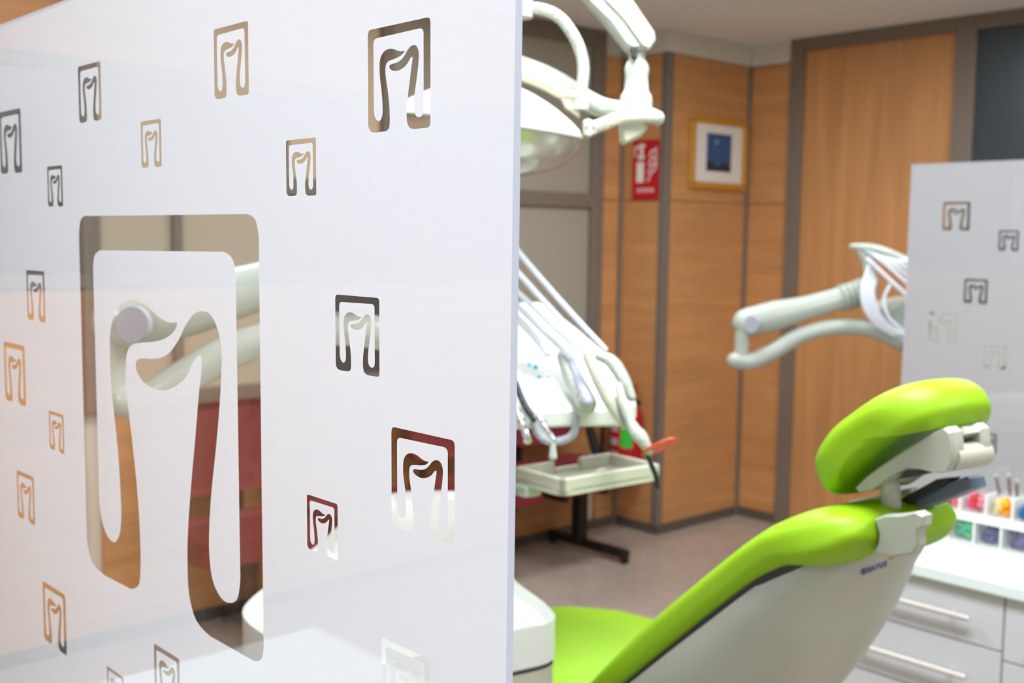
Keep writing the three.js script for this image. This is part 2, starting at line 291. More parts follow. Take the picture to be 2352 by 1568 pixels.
// ---------------------------------------------------------------- counters and drawer cabinets
tag(mesh('countertop', ebox(2.62, 3.27, CT - 0.032, CT, -1.6, 0.6, 0.004), M.counter), 'glossy pale worktop over the grey drawers', 'worktop');
tag(mesh('countertop', ebox(-0.27, 0.52, CT - 0.032, CT, -1.92, -0.25, 0.004), M.counter), 'glossy pale worktop in front of the large frosted screen', 'worktop');
function drawerCabinet(label, x0, x1, face, z0, z1, drawers, handles, group) {
  const g = thing('drawer_cabinet', label, 'cabinet', group);
  mesh('carcass', ebox(face < 0 ? x0 + 0.02 : x0, face < 0 ? x1 : x1 - 0.02, 0.08, CT - 0.034, z0 + 0.001, z1 - 0.001), M.cabinet, g);
  mesh('plinth', ebox(x0 + 0.05, x1 - 0.05, 0, 0.08, z0 + 0.002, z1 - 0.002), M.darkGrey, g);
  drawers.forEach(([y0, y1], i) => {
    const xf = face < 0 ? x0 : x1 - 0.018;
    const d = mesh('drawer', ebox(xf, xf + 0.018, y0 + 0.002, y1 - 0.002, z0 + 0.002, z1 - 0.002, 0.002), M.drawer, g);
    const hy = handles[i], hx = face < 0 ? x0 - 0.034 : x1 + 0.034, xs = face < 0 ? x0 : x1;
    mesh('handle', [bar([V3(hx, hy, z0 + 0.075), V3(hx, hy, z1 - 0.075)], 0.0076, { round: true, sides: 12 }), bar([V3(hx, hy, z0 + 0.12), V3(xs, hy, z0 + 0.12)], 0.004, { round: false, sides: 8 }), bar([V3(hx, hy, z1 - 0.12), V3(xs, hy, z1 - 0.12)], 0.004, { round: false, sides: 8 })], M.steel, d);
  });
}
const D4 = [[0.575, 0.715], [0.425, 0.575], [0.255, 0.425], [0.085, 0.255]], H4 = [0.648, 0.501, 0.345, 0.175];
drawerCabinet('grey four-drawer cabinet under the worktop, right behind the chair back', 2.645, 3.2, -1, -1.595, -1.127, D4, H4);
drawerCabinet('grey three-drawer cabinet under the worktop, between two four-drawer cabinets', 2.645, 3.2, -1, -1.127, -0.627, [[0.555, 0.715], [0.32, 0.555], [0.085, 0.32]], [0.622, 0.44, 0.2]);
drawerCabinet('grey four-drawer cabinet under the worktop, away from the chair beyond the three-drawer cabinet', 2.645, 3.2, -1, -0.627, -0.127, D4, H4);
drawerCabinet('wide grey drawer cabinet under the worktop of the large frosted screen', -0.22, 0.5, -1, -1.86, -0.29, D4, H4);

// ---------------------------------------------------------------- organiser of coloured elastics on the worktop
{
  const g = thing('drawer_organiser', 'clear stepped organiser with two rows of small compartments', 'organiser');
  const pitch = 0.0725, zS = -1.475, n = 5, Hh = 0.062;
  const rows = [[2.905, CT + 0.001, 0.06], [2.968, CT + 0.066, 0.06]];
  rows.forEach(([x0, y0, dep], r) => {
    mesh('shelf', ebox(x0 - 0.004, 3.06, y0, y0 + 0.004, zS - 0.003, zS + n * pitch + 0.003, 0.001), M.panelFrame, g);
    if (r === 0) mesh('shelf', ebox(x0 - 0.004, 3.06, y0 + Hh - 0.001, y0 + Hh + 0.003, zS - 0.003, zS + n * pitch + 0.003, 0.001), M.panelFrame, g);
    for (let i = 0; i <= n; i++) mesh('divider', ebox(x0 - 0.003, x0 + dep, y0 + 0.004, y0 + Hh - 0.002, zS + i * pitch - 0.003, zS + i * pitch + 0.003), M.panelFrame, g);
    for (let i = 0; i < n; i++) mesh('clear_front', ebox(x0 - 0.004, x0 - 0.002, y0 + 0.004, y0 + Hh - 0.006, zS + i * pitch + 0.004, zS + (i + 1) * pitch - 0.004), M.clear, g);
  });
  mesh('back_panel', ebox(3.052, 3.056, CT + 0.001, CT + 0.13, zS - 0.003, zS + n * pitch + 0.003), M.clear, g);
  const fills = [[0, 0, ['#3d4654', '#555c68'], 'dark grey'], [0, 1, ['#1f9b62', '#35b98a', '#22a488', '#4cbf70'], 'green'], [0, 2, ['#38406f', '#4b4a86', '#2e3a63'], 'navy blue'], [0, 3, ['#4a3d78', '#3b3560', '#66588f'], 'purple'], [0, 4, ['#777788', '#666677'], 'grey'],
    [1, 0, ['#d41d3a', '#c92a2a', '#e2647a'], 'crimson'], [1, 1, ['#ee2d76', '#d9304a', '#c4202c', '#f08aa5'], 'pink and red'], [1, 2, ['#f0d79a', '#ffcf1e', '#ff9c12'], 'yellow and orange'], [1, 3, ['#0e63ad', '#128fd0', '#0d4f8f'], 'blue'], [1, 4, ['#17a3a0', '#1d7fae'], 'teal']];
  for (const [r, i, cols, word] of fills) {
    const [x0, y0, dep] = rows[r], t = thing('elastic_strips', word + ' elastic strips filling one compartment of the organiser', 'elastic strips', 'elastics in the organiser');
    t.userData.kind = 'stuff';
    cols.forEach((c, k) => {
      const gs = [];
      for (let q = 0; q < 13; q++) {
        const b = new RoundedBoxGeometry(0.006, 0.008 + rnd() * 0.006, 0.016 + rnd() * 0.008, 1, 0.002);
        b.rotateX((rnd() - 0.5) * 1.8); b.rotateY((rnd() - 0.5) * 1.2);
        const fr = (k + 0.15 + rnd() * 0.7) / cols.length;
        b.translate(x0 + 0.014 + rnd() * (dep - 0.034), y0 + 0.017 + (q % 4) * 0.009 + rnd() * 0.002, zS + i * pitch + 0.0185 + fr * (pitch - 0.037));
        gs.push(b);
      }
      mesh('strip', gs, std(c, 0.45), t);
    });
  }
  // cup with brushes behind the organiser
  const bc = onAxis(2270, 1150, 'x', 3.1), cup = thing('clear_tumbler', 'small clear plastic tumbler behind the yellow elastics', 'tumbler');
  const prof = [[0, 0.002], [0.02, 0.002], [0.024, 0.1], [0.0225, 0.1], [0.0185, 0.005], [0, 0.005]].map(([x, y]) => new THREE.Vector2(x, y));
  mesh('cup', new THREE.LatheGeometry(prof, 24).translate(3.1, CT + 0.001, bc.z), M.clear, cup);
  mesh('rim', new THREE.TorusGeometry(0.0235, 0.0012, 6, 24).rotateX(Math.PI / 2).translate(3.1, CT + 0.1, bc.z), M.panelFrame, cup);
  const holder = thing('brush_holder', 'white pot with round holes for the brushes behind the blue elastics', 'pot');
  const hc = onAxis(2325, 1160, 'x', 3.105);
  mesh('pot', new THREE.LatheGeometry([[0, 0], [0.034, 0], [0.036, 0.11], [0.033, 0.11], [0.031, 0.006], [0, 0.006]].map(([x, y]) => new THREE.Vector2(x, y)), 28).translate(3.11, CT + 0.001, hc.z), M.panelFrame, holder);
  [[2287, 1092, 'with the longest brown tip'], [2317, 1092, 'standing in the middle of the pot'], [2336, 1105, 'leaning to the side of the pot']].forEach(([px, py, how], k) => {
    const top = onAxis(px, py, 'x', 3.1 + 0.008 * k), b = thing('dental_brush', 'slim white-handled applicator brush ' + how, 'brush', 'brushes in the pot');
    const foot = V3(3.105 + 0.004 * k, CT + 0.02, hc.z + (k - 1) * 0.012);
    const mid = foot.clone().lerp(top, 0.62), up = foot.clone().lerp(top, 0.93);
    mesh('handle', bar([foot, mid], 0.0042, { sides: 10 }), M.white, b);
    mesh('tip', bar([mid, up], 0.0045, { sides: 10 }), std(0x7c5f55, 0.5), b);
    mesh('cap', ball(top, 0.0062), M.white, b);
  });
}

// ---------------------------------------------------------------- green dental chair
const PSI = 10 * D2R, TH = 42.5 * D2R;
const CW_ = V3(Math.cos(PSI), 0, Math.sin(PSI)), CF = V3(-Math.sin(PSI), 0, Math.cos(PSI));
const CS = V3(0, Math.sin(TH), 0).addScaledVector(CF, Math.cos(TH)), CN = CW_.clone().cross(CS);
const CO = V3(1.403, 0.89, -1.116);
const cpt = (w, s, n) => CO.clone().addScaledVector(CW_, w).addScaledVector(CS, s).addScaledVector(CN, n);
const cpx = (px, py, w) => { const d = ray(px, py), t = CO.clone().addScaledVector(CW_, w).sub(EYE).dot(CW_) / d.dot(CW_); return EYE.clone().addScaledVector(d, t); };
const seatPt = (w, f, y) => CO.clone().addScaledVector(CW_, w).addScaledVector(CF, f).setY(y);
// smooth (cubic Hermite) reading of a table whose first column is the place
const lerpT = (tab, s) => {
  const n = tab.length; if (s <= tab[0][0]) return tab[0].slice(1); if (s >= tab[n - 1][0]) return tab[n - 1].slice(1);
  let i = 0; while (s > tab[i + 1][0]) i++;
  const a = tab[i], b = tab[i + 1], h = b[0] - a[0], t = (s - a[0]) / h, p = tab[Math.max(0, i - 1)], q = tab[Math.min(n - 1, i + 2)];
  return a.slice(1).map((_, k) => { const j = k + 1, sl = (b[j] - a[j]) / h, s0 = i ? (a[j] - p[j]) / (a[0] - p[0]) : sl, s1 = i + 2 < n ? (q[j] - b[j]) / (q[0] - b[0]) : sl; const m0 = s0 * sl > 0 ? 2 * s0 * sl / (s0 + sl) : 0, m1 = s1 * sl > 0 ? 2 * s1 * sl / (s1 + sl) : 0, t2 = t * t, t3 = t2 * t; return (2 * t3 - 3 * t2 + 1) * a[j] + (t3 - 2 * t2 + t) * h * m0 + (3 * t2 - 2 * t3) * b[j] + (t3 - t2) * h * m1; });
};
function sectionLoft(tab, s0, s1, steps, ex, sides = 40, wc = 0.169) {
  const rings = [];
  for (let i = 0; i <= steps; i++) {
    const s = s0 + (s1 - s0) * i / steps, [hw, nf, nr] = lerpT(tab, s), nc = (nf + nr) / 2, hn = (nr - nf) / 2, ring = [];
    for (let j = 0; j < sides; j++) { const a = j / sides * Math.PI * 2, c = Math.cos(a), q = Math.sin(a), k = Math.pow(Math.pow(Math.abs(c), ex) + Math.pow(Math.abs(q), ex), -1 / ex); ring.push(cpt(wc + hw * c * k, s, nc + hn * q * k)); }
    rings.push(ring);
  }
  return loft(rings, 60);
}
const chair = thing('dental_chair', 'lime green dental chair with pale grey back shell and adjustable headrest', 'dental chair');
{
  // [s, half width, front n, rear n]
  mesh('backrest_cushion', sectionLoft([[-0.36, 0.2, -0.05, 0.0], [-0.2, 0.196, -0.066, 0.0], [0, 0.184, -0.078, 0.0], [0.2, 0.172, -0.076, 0.0], [0.27, 0.167, -0.072, 0.006], [0.315, 0.16, -0.064, 0.03], [0.35, 0.147, -0.05, 0.037], [0.38, 0.126, -0.028, 0.03], [0.394, 0.105, -0.012, 0.018], [0.3965, 0.092, -0.004, 0.009]], -0.36, 0.3965, 110, 3.6, 64), M.green, chair);
  // half sections: flat against the cushion, bulging to the rear
  const halfLoft = (tab, s0, s1, steps, ex, nFlat) => {
    const rings = [];
    for (let i = 0; i <= steps; i++) {
      const s = s0 + (s1 - s0) * i / steps, [hw, nr] = lerpT(tab, s), ring = [];
      for (let j = 0; j <= 36; j++) { const a = j / 36 * Math.PI, c = Math.cos(a), q = Math.sin(a), k = Math.pow(Math.pow(Math.abs(c), ex) + Math.pow(Math.abs(q), ex), -1 / ex); ring.push(cpt(0.169 + hw * c * k, s, nFlat + (nr - nFlat) * q * k)); }
      rings.push(ring);
    }
    return loft(rings, 50);
  };
  mesh('seam', halfLoft([[-0.36, 0.189, 0.002], [0.1, 0.168, 0.002], [0.26, 0.15, 0.008], [0.31, 0.125, 0.01]], -0.36, 0.31, 30, 6, -0.012), M.darkGrey, chair);
  const shellMesh = mesh('backrest_shell', halfLoft([[-0.36, 0.195, 0.19], [-0.2, 0.191, 0.174], [0, 0.18, 0.146], [0.1, 0.171, 0.122], [0.18, 0.163, 0.097], [0.24, 0.148, 0.072], [0.29, 0.115, 0.06], [0.325, 0.09, 0.056], [0.355, 0.075, 0.05], [0.365, 0.068, 0.044]], -0.36, 0.365, 56, 2.6, -0.003), M.shell, chair);
  // headrest
  const headOut = [[1890.6, 1060], [1901, 1034], [1931, 995], [1968, 962], [2023, 928], [2074, 899], [2115, 880], [2156, 868.6], [2190.6, 865.5], [2217, 870.6], [2244, 887], [2260, 909], [2267, 928], [2265, 946], [2258, 962], [2246, 976], [2223, 970], [2186.5, 978], [2146, 996], [2105, 1020], [2064, 1046], [2023, 1075], [1990, 1104], [1970, 1128], [1946, 1136], [1925, 1132], [1911, 1116], [1898, 1093], [1890.6, 1074]];
  // mid-section on the chair's centre plane; the rounded ends reach the traced outline
  const hp = new THREE.CatmullRomCurve3(headOut.map(([x, y]) => cpx(2076 + (x - 2078) * 0.80, 1000 + (y - 1000) * 0.97, 0.19)), true, 'centripetal').getPoints(110).slice(0, -1);
  const hcen = cpx(2078, 1003, 0.19), e1 = cpx(2200, 925, 0.19).sub(cpx(1960, 1078, 0.19)).normalize(), hr = [];
  for (let i = 0; i <= 44; i++) {
    const u = Math.sin((-0.5 + i / 44) * Math.PI), au = Math.min(0.9995, Math.abs(u)), k1 = Math.pow(1 - Math.pow(au, 2.4), 1 / 2.4), k2 = 0.25 + 0.75 * Math.pow(1 - Math.pow(au, 3), 1 / 3);
    hr.push(hp.map(p => { const d = p.clone().sub(hcen), a = d.dot(e1), r = d.addScaledVector(e1, -a); return hcen.clone().addScaledVector(e1, a * (0.35 + 0.65 * k1)).addScaledVector(r, k2).addScaledVector(CW_, u * 0.1); }));
  }
  mesh('headrest_cushion', loft(hr, 70), M.green, chair);
  const cheek = [[1966, 1121], [1990, 1097], [2023, 1071], [2064, 1042], [2105, 1017], [2146, 993], [2175, 980], [2188, 992], [2192, 1015], [2194, 1040], [2192, 1060], [2182, 1083], [2156, 1086], [2115, 1078], [2084, 1077], [2064, 1087], [2033, 1103], [2003, 1126], [1974, 1131]];
  const ck = w => cheek.map(([x, y]) => cpx(x, y, 0.13).addScaledVector(CW_, w));
  const br = mesh('headrest_bracket', prism(ck(-0.004), CW_.clone().multiplyScalar(0.028), 0.004), M.shell, chair);
  mesh('bracket_cheek', prism(ck(0.062), CW_.clone().multiplyScalar(0.022), 0.004), M.shell, br);
  const webp = [[2000, 1108], [2064, 1050], [2130, 1006], [2178, 984], [2186, 1000], [2140, 1030], [2075, 1072], [2020, 1115]].map(([x, y]) => cpx(x, y, 0.13).addScaledVector(CW_, 0.03));
  mesh('bracket_web', prism(webp, CW_.clone().multiplyScalar(0.04), 0.003), M.shell, br);
  const hx = cpx(2172, 1052, 0.13);
  mesh('hinge_pin', disc(hx.clone().addScaledVector(CW_, 0.045), CW_, 0.0185, 0.075), M.cream, br);
  mesh('slot', prism([[2076, 1083], [2100, 1078], [2128, 1082], [2120, 1088], [2080, 1098], [2062, 1098]].map(([x, y]) => cpx(x, y, 0.129)), CW_.clone().multiplyScalar(0.03), 0.001), M.darkGrey, br);
  // post and lever
  mesh('headrest_post', bar([cpx(2052, 1232, 0.17), cpx(2048, 1165, 0.165), cpx(2044, 1108, 0.155)], 0.0145, { sides: 16 }), M.shell, chair);
  mesh('neck_mount', prism([[2006, 1192], [2030, 1182], [2070, 1180], [2104, 1174], [2122, 1184], [2120, 1206], [2106, 1216], [2108, 1250], [2096, 1274], [2045, 1280], [2006, 1270], [2014, 1250], [2016, 1226]].map(([x, y]) => cpx(x, y, 0.095)), CW_.clone().multiplyScalar(0.022), 0.004), M.shell, chair);
  mesh('post_plate', prism([[2072, 1168], [2096, 1150], [2160, 1118], [2180, 1098], [2150, 1100], [2098, 1128], [2066, 1146]].map(([x, y]) => cpx(x, y, 0.19)), CW_.clone().multiplyScalar(0.03), 0.002), M.darkGrey, chair);
  mesh('release_lever', prism([[2093, 1142], [2130, 1126], [2217, 1094], [2224, 1100], [2229, 1122], [2170, 1148], [2112, 1168], [2104, 1164]].map(([x, y]) => cpx(x, y, 0.2)), CW_.clone().multiplyScalar(0.04), 0.003), M.lever, chair);
  mesh('neck_plate', prism([[1945, 1152], [1985, 1142], [2030, 1132], [2090, 1120], [2092, 1150], [2034, 1152], [1990, 1158]].map(([x, y]) => cpx(x, y, 0.24)), CW_.clone().multiplyScalar(0.02), 0.003), M.white, chair);
  // seat and leg rest
  const seatRing = (f, y, hw, th, tilt = 0) => { const r = []; for (let j = 0; j < 40; j++) { const a = j / 40 * Math.PI * 2, c = Math.cos(a), q = Math.sin(a), k = Math.pow(Math.pow(Math.abs(c), 3.2) + Math.pow(Math.abs(q), 3.2), -1 / 3.2); r.push(seatPt(0.21 + hw * c * k, f + tilt * q * k * th, y - th + q * k * th)); } return r; };
  const sr = []; for (const [f, y, hw, th] of [[0.02, 0.60, 0.15, 0.02], [0.0, 0.64, 0.2, 0.045], [-0.1, 0.672, 0.245, 0.06], [-0.25, 0.685, 0.265, 0.062], [-0.4, 0.70, 0.27, 0.062], [-0.55, 0.705, 0.265, 0.06], [-0.7, 0.69, 0.25, 0.056], [-0.85, 0.655, 0.235, 0.05], [-1.0, 0.61, 0.22, 0.045], [-1.15, 0.56, 0.2, 0.04], [-1.2, 0.53, 0.17, 0.025], [-1.215, 0.515, 0.1, 0.008]]) sr.push(seatRing(f, y, hw, th));
  mesh('seat_cushion', loft(sr, 70), M.green, chair);
  const under = []; for (const [f, y, hw, th] of [[0.04, 0.55, 0.14, 0.02], [0, 0.555, 0.19, 0.04], [-0.5, 0.57, 0.22, 0.045], [-1.0, 0.52, 0.17, 0.035], [-1.1, 0.49, 0.12, 0.015]]) under.push(seatRing(f, y, hw, th));
  mesh('seat_shell', loft(under, 60), M.shell, chair);
  const b0 = seatPt(0.21, -0.45, 0);
  mesh('lift_column', planRounded(b0.x - 0.13, b0.x + 0.13, b0.z - 0.2, b0.z + 0.2, 0.06, 0.05, 0.52), M.shell, chair);
  mesh('base', planRounded(b0.x - 0.22, b0.x + 0.22, b0.z - 0.38, b0.z + 0.38, 0.1, 0, 0.06), M.shell, chair);
  // lettering on the shell, laid on its surface
  const font = await new FontLoader().loadAsync('fonts/droid/droid_sans_bold.typeface.json');
  scene.updateMatrixWorld(true);
  const rc = new THREE.Raycaster();
  M.shell.side = THREE.DoubleSide;
  const hit = (px, py) => { rc.set(EYE, ray(px, py).normalize()); return rc.intersectObject(shellMesh)[0]; };
  const a = hit(1976, 1320), b = hit(2036, 1298);
  if (a && b) {
    const ex = b.point.clone().sub(a.point), L = ex.length(); ex.normalize();
    const nn = a.face.normal.clone().add(b.face.normal).normalize(); if (nn.dot(EYE.clone().sub(a.point)) < 0) nn.negate();
    const ey = nn.clone().cross(ex).normalize(), ez = ex.clone().cross(ey).normalize();
    const tg = new TextGeometry('GNATUS', { font, size: 0.02, depth: 0.0012, curveSegments: 4 });
    tg.computeBoundingBox(); const bw = tg.boundingBox.max.x;
    tg.applyMatrix4(new THREE.Matrix4().makeShear(0, 0, 0.28, 0, 0, 0)); tg.scale(L / bw, L / bw * 1.7, 1);
    tg.applyMatrix4(new THREE.Matrix4().makeBasis(ex, ey, ez).setPosition(a.point.clone().addScaledVector(ez, 0.0003)));
    mesh('lettering', tg, M.navy, chair);
    const sw = b.point.clone().addScaledVector(ex, 0.006).addScaledVector(ey, 0.012).addScaledVector(ez, 0.001);
    mesh('orange_mark', bar([sw, sw.clone().addScaledVector(ex, 0.006).addScaledVector(ey, 0.003), sw.clone().addScaledVector(ex, 0.012)], [0.0006, 0.0016, 0.0006], { sides: 8 }), M.mark, chair);
  } else console.log('no shell hit', !!a, !!b);
}

// ---------------------------------------------------------------- white console beside the chair
{
  const g = thing('water_console', 'white rounded dental console standing beside the green chair', 'dental console');
  const plan = new THREE.CatmullRomCurve3([[0.95, -1.35], [1.2, -1.325], [1.31, -1.315], [1.352, -1.37], [1.42, -1.54], [1.6, -1.78], [1.79, -2.02], [1.8, -2.16], [1.68, -2.25], [1.5, -2.16], [1.25, -1.96], [1.06, -1.81], [0.93, -1.69], [0.9, -1.55], [0.91, -1.4]].map(([x, z]) => V3(x, 0, z)), true, 'centripetal').getPoints(90).slice(0, -1);
  const pc = V3(0, 0, 0); plan.forEach(p => pc.add(p)); pc.multiplyScalar(1 / plan.length);
  const slab = (y0, y1, inset, bevel) => { const R = (y, k) => plan.map(p => p.clone().addScaledVector(pc.clone().sub(p).normalize(), k).setY(y)); return loft([...[0, 30, 60, 90].map(q => R(y0 + bevel * (1 - Math.sin(q * D2R)), inset + bevel * (1 - Math.cos((90 - q) * D2R)))), ...[90, 60, 30, 0].map(q => R(y1 - bevel * (1 - Math.sin(q * D2R)), inset + bevel * (1 - Math.cos((90 - q) * D2R))))], 50); };
  mesh('top', slab(0.835, 0.905, 0, 0.02), M.deck, g);
  mesh('groove', slab(0.824, 0.838, 0.012, 0.002), M.grey, g);
  mesh('lower_shelf', slab(0.785, 0.826, 0.003, 0.01), M.cream, g);
  mesh('body', planRounded(0.97, 1.27, -1.78, -1.45, 0.08, 0.0, 0.786, 0.01), M.white, g);
  mesh('drawer_box', planRounded(0.95, 1.29, -1.74, -1.4, 0.08, 0.5, 0.72, 0.02), M.white, g);
}

// ---------------------------------------------------------------- delivery arms (both units share the design)
function deliveryArm(g, cx, cy, k, z, slant, lowX) {
  const q = (dx, dy) => PD(cx + dx * k, cy + dy * k, z + slant * dx * k / FOCAL * z);
  const px = k * z / FOCAL; // metres per design pixel
  const arm = mesh('upper_arm', bar([q(-8, -4), q(40, -16), q(120, -36), q(200, -58), q(262, -78)], [33 * px, 34 * px, 27 * px, 26 * px, 31 * px], { sides: 18, flat: 0.8, up: V3(0, 0, 0).add(FW) }), M.white, g);
  const toCam = EYE.clone().sub(q(3, 0)).normalize(), face = toCam.clone().addScaledVector(RT, -0.5).normalize();
  mesh('joint_cover', disc(q(4, 0).addScaledVector(toCam, 31 * px), face, 19 * px, 10 * px), M.grey, arm);
  const ribs = []; for (let i = 0; i < 4; i++) { const a = q(212 + i * 13, -61 - i * 3.6), T = q(262, -78).sub(q(200, -58)).normalize(); const t = new THREE.TorusGeometry(29 * px, 3 * px, 8, 24); t.applyQuaternion(new THREE.Quaternion().setFromUnitVectors(V3(0, 0, 1), T)); t.translate(a.x, a.y, a.z); ribs.push(t); }
  mesh('ribbed_collar', ribs, M.white, arm);
  mesh('pivot', disc(q(-20, 50), V3(0, 1, 0), 16 * px, 70 * px), M.white, g);
  mesh('lower_arm', bar([q(lowX, 82), q(lowX * 0.5 + 14, 86), q(45, 66), q(110, 28), q(180, 8), q(250, 6), q(310, 22), q(375, 56)], [18 * px, 20 * px, 20 * px, 19 * px, 19 * px, 19 * px, 20 * px, 20 * px], { segs: 40, sides: 16 }), M.white, g);
  return { q, px };
}
// unit of the green chair
{
  const g = thing('delivery_unit', 'white dental delivery unit with instrument hoses and tray over the green chair', 'dental unit');
  deliveryArm(g, 300, 745, 2.12, 2.05, 0.15, -8);
  const z = 2.3, pxm = z / FOCAL;
  mesh('arm_link', bar([PD(855, 580, 2.05), PD(960, 640, 2.2), PD(1060, 760, 2.35)], 0.045, { sides: 16 }), M.white, g);
  // sloping deck: face polygon in the picture, with real depth
  const deckTop = [[1010, 716, 2.62], [1090, 694, 2.62], [1236, 690, 2.6], [1268, 708, 2.58], [1330, 752, 2.5], [1400, 812, 2.42], [1444, 866, 2.34], [1462, 920, 2.26], [1440, 934, 2.22], [1300, 936, 2.2], [1150, 944, 2.2], [1030, 950, 2.2]].map(a => PD(...a));
  const down = V3(0, -0.042, 0);
  mesh('deck', prism(deckTop.slice().reverse(), down, 0.008), M.deck, g);
  // raised edges of the holder
  mesh('instrument_rest', bar([PD(1296, 820, 2.3), PD(1318, 870, 2.25), PD(1348, 928, 2.18)], [0.016, 0.021, 0.02], { sides: 16 }), M.white, g);
  mesh('rest_inlay', bar([PD(1311, 826, 2.262), PD(1330, 876, 2.21), PD(1350, 922, 2.14)], [0.006, 0.010, 0.011], { sides: 12 }), M.grey, g);
  for (const [px, py, r] of [[1216, 838, 5], [1230, 843, 6], [1238, 868, 6], [1250, 876, 8], [1260, 868, 5], [1270, 888, 4]]) { const c = PD(px, py, 2.32); mesh('key_mark', disc(c, EYE.clone().sub(c), r * pxm, 0.012, 14), M.cyan, g); }
  const H = (name, pts, r, mat, o) => mesh(name, bar(pts.map(a => PD(...a)), r, { segs: 36, sides: 12, ...o }), mat, g);
  H('hose', [[1120, 495, 2.2], [1186, 573, 2.22], [1250, 648, 2.24], [1320, 727, 2.24], [1390, 802, 2.24]], 0.0055, M.hose);
  H('hose', [[1120, 555, 2.2], [1186, 622, 2.22], [1240, 682, 2.24], [1300, 748, 2.24], [1352, 812, 2.22]], 0.0058, M.hose);
  H('hose', [[1120, 640, 2.25], [1186, 700, 2.28], [1240, 752, 2.3], [1290, 800, 2.28], [1312, 822, 2.26]], 0.0065, M.hose);
  H('hose', [[1120, 610, 2.25], [1186, 668, 2.28], [1250, 730, 2.3], [1310, 785, 2.28], [1330, 805, 2.26]], 0.0055, M.hose);
  H('hose', [[1120, 680, 2.3], [1186, 730, 2.3], [1230, 775, 2.3], [1258, 812, 2.28]], 0.008, M.hose);
  H('handpiece', [[1378, 818, 2.22], [1404, 830, 2.2], [1432, 872, 2.18], [1450, 912, 2.17]], [0.010, 0.014, 0.013, 0.009], M.white);
  H('handpiece', [[1350, 816, 2.18], [1372, 862, 2.16], [1402, 922, 2.14], [1434, 980, 2.13]], [0.011, 0.0145, 0.0135, 0.0055], M.cream);
  const cl = H('curing_light', [[1420, 886, 2.14], [1436, 940, 2.12], [1456, 985, 2.11], [1476, 1010, 2.1], [1490, 1036, 2.1]], [0.008, 0.010, 0.009, 0.014, 0.0085], M.white);
  const sc = PD(1515, 1028, 2.1), sA = PD(1556, 1011, 2.1).sub(sc), sn = sc.clone().sub(EYE).normalize().multiplyScalar(0.5).add(V3(0, 1, 0)).normalize();
  const sB = sA.clone().normalize().cross(sn).normalize();
  const rim = []; for (let i = 0; i < 28; i++) { const a = i / 28 * Math.PI * 2; rim.push(sc.clone().addScaledVector(sA, Math.cos(a)).addScaledVector(sB, 0.026 * Math.sin(a))); }
  mesh('eye_shield', prism(rim, sn.clone().multiplyScalar(0.004), 0.001), M.orange, cl);
  mesh('light_guide', bar([PD(1487, 1046, 2.1), PD(1498, 1072, 2.1), PD(1506, 1092, 2.1), PD(1510, 1118, 2.1)], [0.004, 0.005, 0.005, 0.004], { sides: 10 }), M.black, cl);
  H('suction_tube', [[1150, 820, 2.2], [1186, 872, 2.2], [1210, 925, 2.18], [1240, 962, 2.16]], [0.009, 0.010, 0.011, 0.009], M.hose);
  H('suction_sleeve', [[1184, 880, 2.17], [1206, 932, 2.15], [1226, 962, 2.14]], 0.007, M.darkGrey);
  H('syringe_barrel', [[1236, 955, 2.12], [1252, 985, 2.12], [1270, 1010, 2.12]], 0.0072, M.chrome);
  H('syringe_tip', [[1270, 1008, 2.12], [1270, 1030, 2.12], [1270, 1048, 2.12]], [0.005, 0.006, 0.008], M.white);
  H('suction_tip', [[1168, 900, 2.15], [1190, 950, 2.13], [1204, 985, 2.12], [1212, 1010, 2.12]], [0.006, 0.007, 0.006, 0.0085], M.chrome);
  H('grab_handle', [[1228, 965, 2.2], [1234, 992, 2.2], [1258, 1012, 2.2], [1296, 1010, 2.2], [1318, 994, 2.2], [1324, 962, 2.2]], 0.0082, M.grey);
  // tray on its own short arm
  const tc = PD(1291, 1141, 2.12), ty = tc.y, tw = 0.265, td = 0.15, ry = -4 * D2R;
  const tray = new THREE.Group(); tray.name = 'tray'; g.add(tray); tray.position.copy(tc); tray.rotation.y = ry;
  mesh('tray_base', planRounded(0, tw, -td, 0, 0.025, 0, 0.012, 0.003), M.cream, tray);
  const rimB = (x0, x1, z0, z1, h = 0.034) => ebox(x0, x1, 0.004, h, z0, z1, 0.005);
  mesh('tray_rim', [rimB(0.0, tw, -0.014, 0), rimB(0, 0.014, -td, 0), rimB(tw - 0.014, tw, -td, 0), rimB(0, 0.10, -td, -td + 0.014), rimB(0.17, tw, -td, -td + 0.014), rimB(0.1, 0.17, -td, -td + 0.014, 0.02)], M.cream, tray);
  mesh('tray_support', ebox(-0.005, 0.035, -0.022, 0.002, -0.19, -0.1, 0.006), M.white, tray);
  mesh('tray_arm', bar([tc.clone().add(V3(0.0, -0.012, -0.15)), tc.clone().add(V3(-0.16, -0.012, -0.02)), PD(1095, 1000, 2.1)], 0.016, { sides: 14 }), M.white, g);
  const ac = PD(1095, 864, 2.1);
  mesh('arm_column', bar([V3(ac.x, 0.9055, ac.z), V3(ac.x, ac.y, ac.z)], 0.035, { sides: 18, round: false }), M.white, g);
}
